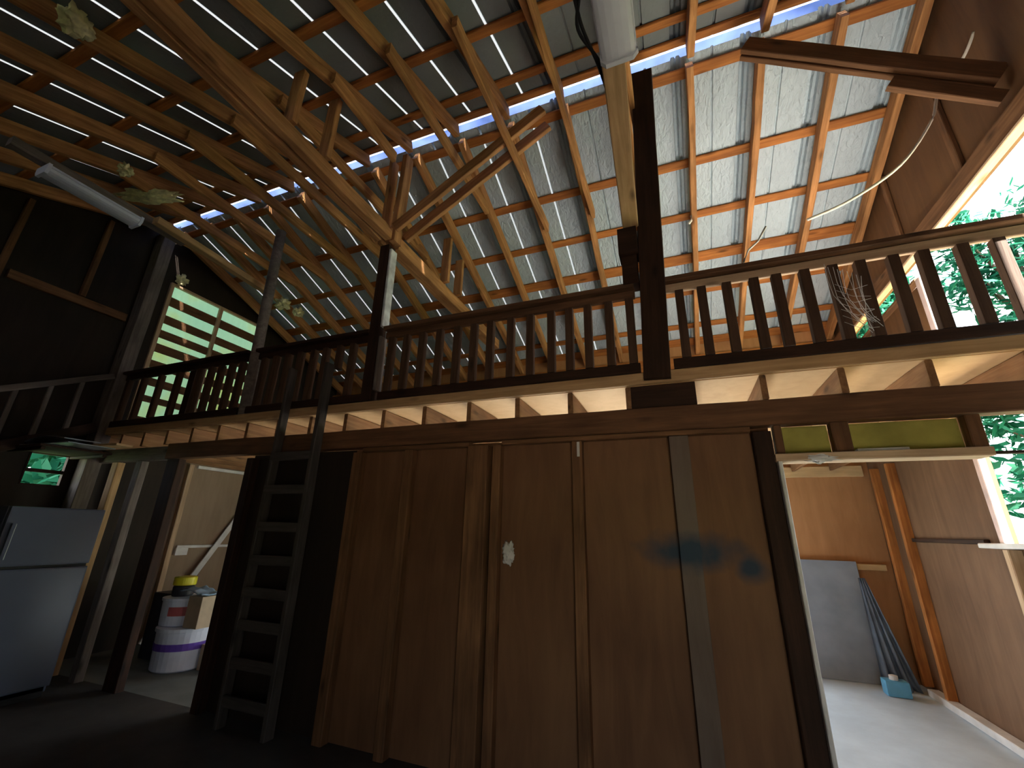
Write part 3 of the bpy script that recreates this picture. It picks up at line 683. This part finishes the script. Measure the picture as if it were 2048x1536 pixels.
# ------------------------------------------------------------------ left room contents
b = empty('paint_tub', (-7.14, 4.98, 0)); tag(b, 'large white tub with a purple band, lowest of the pile in the left doorway', 'tub')
lathe('tub_body', [(0.31, 0.0), (0.335, 0.02), (0.355, 0.50), (0.375, 0.505), (0.375, 0.55), (0.34, 0.555)], -7.14, 4.98, 0.002, 'pail', b)
lathe('purple_band', [(0.342, 0), (0.352, 0.0), (0.358, 0.09), (0.348, 0.09)], -7.14, 4.98, 0.27, 'purple', b)
b = empty('white_pail', (-7.27, 4.96, 0.56)); tag(b, 'white pail with faint red print, stacked on the purple banded tub', 'pail')
lathe('pail_body', [(0.26, 0), (0.27, 0.01), (0.285, 0.33), (0.30, 0.335), (0.30, 0.37), (0.26, 0.372)], -7.27, 4.96, 0.562, 'pail', b)
bm = bmesh.new(); lathe_bm(bm, [(0.276, 0), (0.280, 0), (0.286, 0.12), (0.282, 0.12)], -7.27, 4.96, 0.70, 48)
for fc in [q for q in bm.faces if not (q.calc_center_median().x/S > -7.27+0.08 and q.calc_center_median().y/S < 4.9)]: bm.faces.remove(fc)
link('red_print', bm, 'red', b)
o = box('carton', -6.95, -6.66, 4.78, 5.1, 0.562, 0.98, 'carton', bev=0.01); tag(o, 'beige carton beside the white pail on the purple banded tub', 'carton')
o = box('dark_crate', -8.12, -7.60, 5.0, 5.4, 0.002, 0.93, 'crate', bev=0.02); tag(o, 'tall dark box left of the white tub in the left doorway', 'box')
o = box('flat_carton', -6.76, -6.45, 5.0, 5.4, 0.002, 0.33, 'carton', bev=0.01); tag(o, 'low tan box right of the purple banded tub', 'box')
b = empty('jar', (-7.36, 4.96, 0.94)); tag(b, 'dark jar with a bright yellow lid on top of the white pail', 'jar')
lathe('jar_body', [(0.13, 0), (0.14, 0.02), (0.14, 0.13), (0.12, 0.15)], -7.36, 4.94, 0.937, 'crate', b)
lathe('lid', [(0.145, 0), (0.15, 0.01), (0.15, 0.11), (0.13, 0.12)], -7.36, 4.94, 1.09, 'yellow', b)
bm = bmesh.new(); n = 16; rows = []
for i in range(n+1):
    row = []
    for j in range(9):
        u, v = i/n, j/8
        row.append(bm.verts.new(V((-7.16+0.5*u, 4.76+0.3*v, 1.03+0.035*noise.noise((u*6, v*4, 1))+0.03*sin(u*5)))*S))
    rows.append(row)
for a, c in zip(rows, rows[1:]):
    for j in range(8): bm.faces.new((a[j], a[j+1], c[j+1], c[j]))
o = link('blue_cloth', bm, 'cloth', smooth=True); sd = o.modifiers.new('thickness', 'SOLIDIFY'); sd.thickness = 0.01
tag(o, 'crumpled pale blue cloth lying over the carton and pail', 'cloth')
o = beam('leaning_board', (-8.80, 5.42, 0.03), (-8.955, 6.80, 2.18), 0.11, 0.03, 'white_t', up=(1, 0, 0), jit=0.002); tag(o, 'white trim board leaning diagonally on the left room wall', 'board')
e = empty('wall_rail', (XL+0.03, 6.2, 1.56)); tag(e, 'white horizontal rail with a small box on the left room wall', 'rail')
beam('rail_bar', (XL+0.025, 5.7, 1.57), (XL+0.025, 7.6, 1.57), 0.03, 0.05, 'white_t', e, jit=0.0)
box('outlet_box', XL+0.005, XL+0.06, 5.68, 5.90, 1.42, 1.56, 'white_t', e)
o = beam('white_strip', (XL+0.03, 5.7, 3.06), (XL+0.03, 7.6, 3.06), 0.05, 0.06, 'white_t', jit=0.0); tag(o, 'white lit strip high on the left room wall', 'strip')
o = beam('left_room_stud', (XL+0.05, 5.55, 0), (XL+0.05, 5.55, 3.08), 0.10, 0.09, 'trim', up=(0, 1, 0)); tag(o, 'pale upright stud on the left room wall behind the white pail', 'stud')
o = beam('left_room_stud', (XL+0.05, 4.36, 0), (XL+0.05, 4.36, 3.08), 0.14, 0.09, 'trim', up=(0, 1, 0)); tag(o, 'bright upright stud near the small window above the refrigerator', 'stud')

# ------------------------------------------------------------------ fluorescent lamps on boards
def lamp(x, y0, y1, zb, label, mat='lampw', cat='fluorescent lamp'):
    e = empty('fluorescent_lamp', (x, (y0+y1)/2, zb)); tag(e, label, cat, 'fluorescent lamps under the roof')
    bm = bmesh.new()
    def prism_y(pts, a, b):
        A = [bm.verts.new(V((x+px, a, zb+pz))*S) for px, pz in pts]; B = [bm.verts.new(V((x+px, b, zb+pz))*S) for px, pz in pts]
        bm.faces.new(A); bm.faces.new(B[::-1])
        for i in range(len(pts)): bm.faces.new((A[i], A[(i+1) % len(pts)], B[(i+1) % len(pts)], B[i]))
    prism_y([(-0.10, -0.005), (0.10, -0.005), (0.12, -0.045), (-0.12, -0.045)], y0+0.02, y1-0.02); link('housing', bm, mat, e)
    bm = bmesh.new(); pts = [(-0.115, -0.047), (0.115, -0.047)]+[(0.115*cos(a), -0.06-0.05*sin(a)) for a in [k*pi/8 for k in range(9)]]
    prism_y(pts, y0+0.03, y1-0.03); link('diffuser', bm, mat, e)
    for a, b in ((y0, y0+0.03), (y1-0.03, y1)):
        bm = bmesh.new(); prism_y([(-0.125, -0.004), (0.125, -0.004), (0.125, -0.07), (0.09, -0.118), (-0.09, -0.118), (-0.125, -0.07)], a, b); link('end_cap', bm, mat, e)
    return e
o = beam('lamp_board', (-0.09, 0.6, 5.16), (-0.225, 3.90, 5.115), 0.16, 0.1, 'board', jit=0.008); tag(o, 'cracked pale beam from the thick ridge post to the nearer fluorescent lamp', 'board')
lamp(-0.105, 0.95, 2.10, 5.105, 'white fluorescent lamp under the pale beam at the top of the picture')
o = beam('lamp_board', (-5.92, 2.46, 5.64), (-6.03, 4.30, 5.62), 0.11, 0.09, 'board', jit=0.006); tag(o, 'long pale board running from the left fluorescent lamp past the grey pole', 'board')
o = beam('lamp_joist', (-6.17, 1.2, 5.72), (-6.17, 2.95, 5.72), 0.12, 0.10, 'grey'); tag(o, 'dark joist carrying the left fluorescent lamp', 'board')
lamp(-6.17, 1.48, 2.40, 5.665, 'blue tinted fluorescent lamp in the dark left corner', 'lampb')
# cables beside the nearer lamp
for dx, l_ in ((0.0, 'black cable hanging left of the nearer fluorescent lamp'), (0.06, 'second thin black cable twisting beside the nearer fluorescent lamp')):
    o = tube('cable', smooth_path([(-0.36+dx, 1.5, 5.35), (-0.33+dx*0.6, 1.72, 5.22), (-0.32-dx*0.5, 1.95, 5.24), (-0.26+dx*0.3, 2.2, 5.2), (-0.22, 2.5, 5.2)]), 0.012, 'black'); tag(o, l_, 'cable')
# white cord hanging off the right brace
o = tube('cord', smooth_path([(3.0, 4.05, 6.55), (2.95, 4.2, 6.42), (2.82, 4.4, 6.29), (2.70, 4.42, 5.98), (2.34, 4.40, 5.51), (1.87, 4.40, 5.22), (1.48, 4.40, 5.09)]), 0.014, 'cord', n=6); tag(o, 'long frayed white cord hanging from the right diagonal brace', 'cord')
o = tube('cord', [(1.02, 4.05, 4.86), (0.92, 4.0, 4.68), (0.82, 3.97, 4.58), (0.76, 3.96, 4.45)], 0.01, 'cord', n=6); tag(o, 'short white string dangling above the right railing', 'cord')
o = tube('cord', [(0.55, 5.9, 6.62), (0.54, 5.85, 6.5), (0.50, 5.8, 6.42)], 0.018, 'cord', n=6); tag(o, 'scrap of white string on the far rafter right of the thick post', 'cord')
o = tube('cable', [(-2.89, 0.60, 6.12), (-2.95, 0.7, 5.8), (-2.98, 0.75, 5.68)], 0.010, 'cord', n=6); tag(o, 'thin grey wire hanging near the tie beam at the top left', 'cable')
# insulation scraps
for c, s, sd, l_, rt in (((-4.60, 0.90, 6.17), (0.09, 0.11, 0.13), 3, 'ragged yellowish insulation caught at the top left between rafters', 0.3),
                         ((-7.16, 2.80, 6.72), (0.42, 0.09, 0.09), 5, 'long ragged yellow insulation above the left fluorescent lamp', 0.36),
                         ((-6.71, 2.29, 6.58), (0.07, 0.08, 0.08), 6, 'small yellow insulation scrap beside the left rafter notch', 0),
                         ((-4.15, 2.05, 6.50), (0.03, 0.07, 0.06), 7, 'tiny insulation scrap hanging by the tie beam', 0),
                         ((-7.80, 5.84, 6.62), (0.13, 0.10, 0.13), 8, 'pale insulation clump right of the grey pole', 0.5),
                         ((-7.62, 6.12, 6.52), (0.10, 0.09, 0.08), 10, 'smaller insulation clump farther right of the grey pole', 0)):
    o = tuft('insulation_tuft', c, s, seed=sd, rot=rt); tag(o, l_, 'insulation')
# cobweb on the right railing
bm = bmesh.new(); random.seed(3)
for k in range(9):
    a = V((1.36+0.03*k, 3.93, 4.27-0.02*k)); b2 = V((1.60+random.uniform(-0.06, 0.05), 3.93, 3.58+random.uniform(0, 0.1)))
    pts = [a.lerp(b2, t/5)+V((-0.07*sin(pi*t/5)*(1-k/12), random.uniform(-.02, .02), -0.06*sin(pi*t/5))) for t in range(6)]
    tube_bm(bm, pts, 0.0022, 4)
for k in range(7):
    z = 3.62+0.06*k
    tube_bm(bm, [(1.40, 3.93, z+0.08), (1.5, 3.92, z), (1.62, 3.93, z+random.uniform(-.02, .05))], 0.0018, 4)
o = link('cobweb', bm, 'web'); tag(o, 'dusty cobweb strung across balusters of the right railing', 'cobweb', kind='stuff')

# ------------------------------------------------------------------ near wall behind the camera with a doorway
bm = bmesh.new()
DX0, DX1, DZ = 0.2, 1.3, 1.9
box_bm(bm, XL, DX0, YN-0.06, YN, 0, 5.65); box_bm(bm, DX1, XR, YN-0.06, YN, 0, 5.65); box_bm(bm, DX0, DX1, YN-0.06, YN, DZ, 5.65)
tag(link('wall_near', bm, 'plyg'), kind='structure')

# ------------------------------------------------------------------ trees beyond the gable
def tree(x, y, h, r, label, seed):
    rnd = random.Random(seed)
    e = empty('leafy_tree', (x, y, -0.14)); tag(e, label, 'tree', 'trees outside the right gable')
    tr = [(x, y, -0.14), (x+0.1, y, h*0.3), (x-0.1, y+0.1, h*0.6), (x, y, h*0.9)]
    bm = bmesh.new(); tube_bm(bm, tr, 0.22, 10, 0.05)
    blobs = []
    for k in range(20):
        a = rnd.uniform(0, 2*pi); zz = rnd.uniform(0.12, 0.95)*h; rr = r*rnd.uniform(0.2, 0.8)*math.sqrt(max(0.1, 1-(zz/h-0.5)**2*2.4))
        c = V((x+rr*cos(a), y+rr*sin(a), zz)); blobs.append((c, r*rnd.uniform(0.32, 0.5)))
        tube_bm(bm, [(x, y, max(0.2, zz*0.75)), c], 0.07, 6, 0.02)
    link('trunk', bm, 'bark', e, smooth=True)
    bm = bmesh.new()
    for c, br in blobs:
        for q in range(330):
            d = V((rnd.gauss(0, 1), rnd.gauss(0, 1), rnd.gauss(0, 1))).normalized()*br*(rnd.random()**0.45)
            p = c+d
            u = V((rnd.gauss(0, 1), rnd.gauss(0, 1), rnd.gauss(0, 0.7))).normalized(); v = u.orthogonal().normalized(); s = rnd.uniform(0.13, 0.26)
            vs = [bm.verts.new((p+u*s*a+v*s*b)*S) for a, b in ((-1, 0), (0, -0.45), (1, 0), (0, 0.45))]
            bm.faces.new(vs)
    link('crown', bm, 'leaf', e)
tree(5.2, 14.6, 10.5, 2.3, 'leafy tree seen leftmost through the right gable openings', 1)
tree(9.4, 14.4, 11.0, 2.3, 'leafy tree seen through the upper opening beside the white jamb', 2)
tree(13.2, 17.2, 14.5, 2.6, 'tall leafy tree seen highest through the upper right opening', 3)
tree(13.9, 11.8, 11.5, 2.4, 'leafy tree seen at the right edge through the gable openings', 4)
tree(-14.5, 5.6, 8.0, 2.3, 'leafy tree outside the small ground floor window at the left', 6)
tree(8.0, 19.8, 12.5, 2.6, 'leafy tree farthest beyond the gable slit', 5)

# ------------------------------------------------------------------ light
w = bpy.data.worlds.new('daylight'); bpy.context.scene.world = w; w.use_nodes = True
nt = w.node_tree; bg = nt.nodes['Background']
bg.inputs['Color'].default_value = (0.86, 0.94, 1.0, 1); bg.inputs['Strength'].default_value = 2.2
sun = bpy.data.lights.new('sun', 'SUN'); sun.energy = 30.0; sun.angle = radians(1.0); sun.color = (1.0, 0.93, 0.84)
so = bpy.data.objects.new('sun', sun); C.objects.link(so)
sd = V((-0.75, 0.22, -0.60)); so.rotation_euler = sd.to_track_quat('-Z', 'Y').to_euler(); so.location = (6, -8, 12)
def portal(name, c, sx, sy, rot):
    l = bpy.data.lights.new(name, 'AREA'); l.shape = 'RECTANGLE'; l.size = sx*S; l.size_y = sy*S; l.cycles.is_portal = True
    o = bpy.data.objects.new(name, l); C.objects.link(o); o.location = V(c)*S; o.rotation_euler = rot
portal('portal_gable', (XR+0.1, 4.85, 4.38), 1.85, 2.1, (0, radians(90), 0))
portal('portal_window', (XR+0.1, 4.87, 2.62), 1.4, 2.15, (0, radians(90), 0))
portal('portal_back', (-1.85, YF+0.1, 1.37), 5.5, 2.75, (radians(-90), 0, 0))
portal('portal_door', ((DX0+DX1)/2, YN-0.1, DZ/2), DX1-DX0, DZ, (radians(90), 0, 0))

# ------------------------------------------------------------------ camera
yaw, pitch, roll = radians(21.6098), radians(19.0783), radians(1.37623)
fw = V((-sin(yaw)*cos(pitch), cos(yaw)*cos(pitch), sin(pitch))); r0 = V((cos(yaw), sin(yaw), 0)); u0 = r0.cross(fw)
rr = r0*cos(roll)+u0*sin(roll); uu = -r0*sin(roll)+u0*cos(roll); bk = -fw
cam = bpy.data.cameras.new('camera'); co = bpy.data.objects.new('camera', cam); C.objects.link(co)
co.matrix_world = Matrix(((rr.x, uu.x, bk.x, 0), (rr.y, uu.y, bk.y, 0), (rr.z, uu.z, bk.z, 2.0*S), (0, 0, 0, 1)))
cam.sensor_width = 36; cam.lens = 847.762/2048*36; cam.clip_start = 0.05; cam.clip_end = 200
sc = bpy.context.scene; sc.camera = co
sc.view_settings.view_transform = 'Standard'; sc.view_settings.look = 'None'; sc.view_settings.gamma = 1.0; sc.view_settings.exposure = 1.5
sc.view_settings.use_curve_mapping = False
sc.cycles.use_denoising = True; sc.cycles.max_bounces = 10; sc.cycles.diffuse_bounces = 6; sc.cycles.sample_clamp_indirect = 8
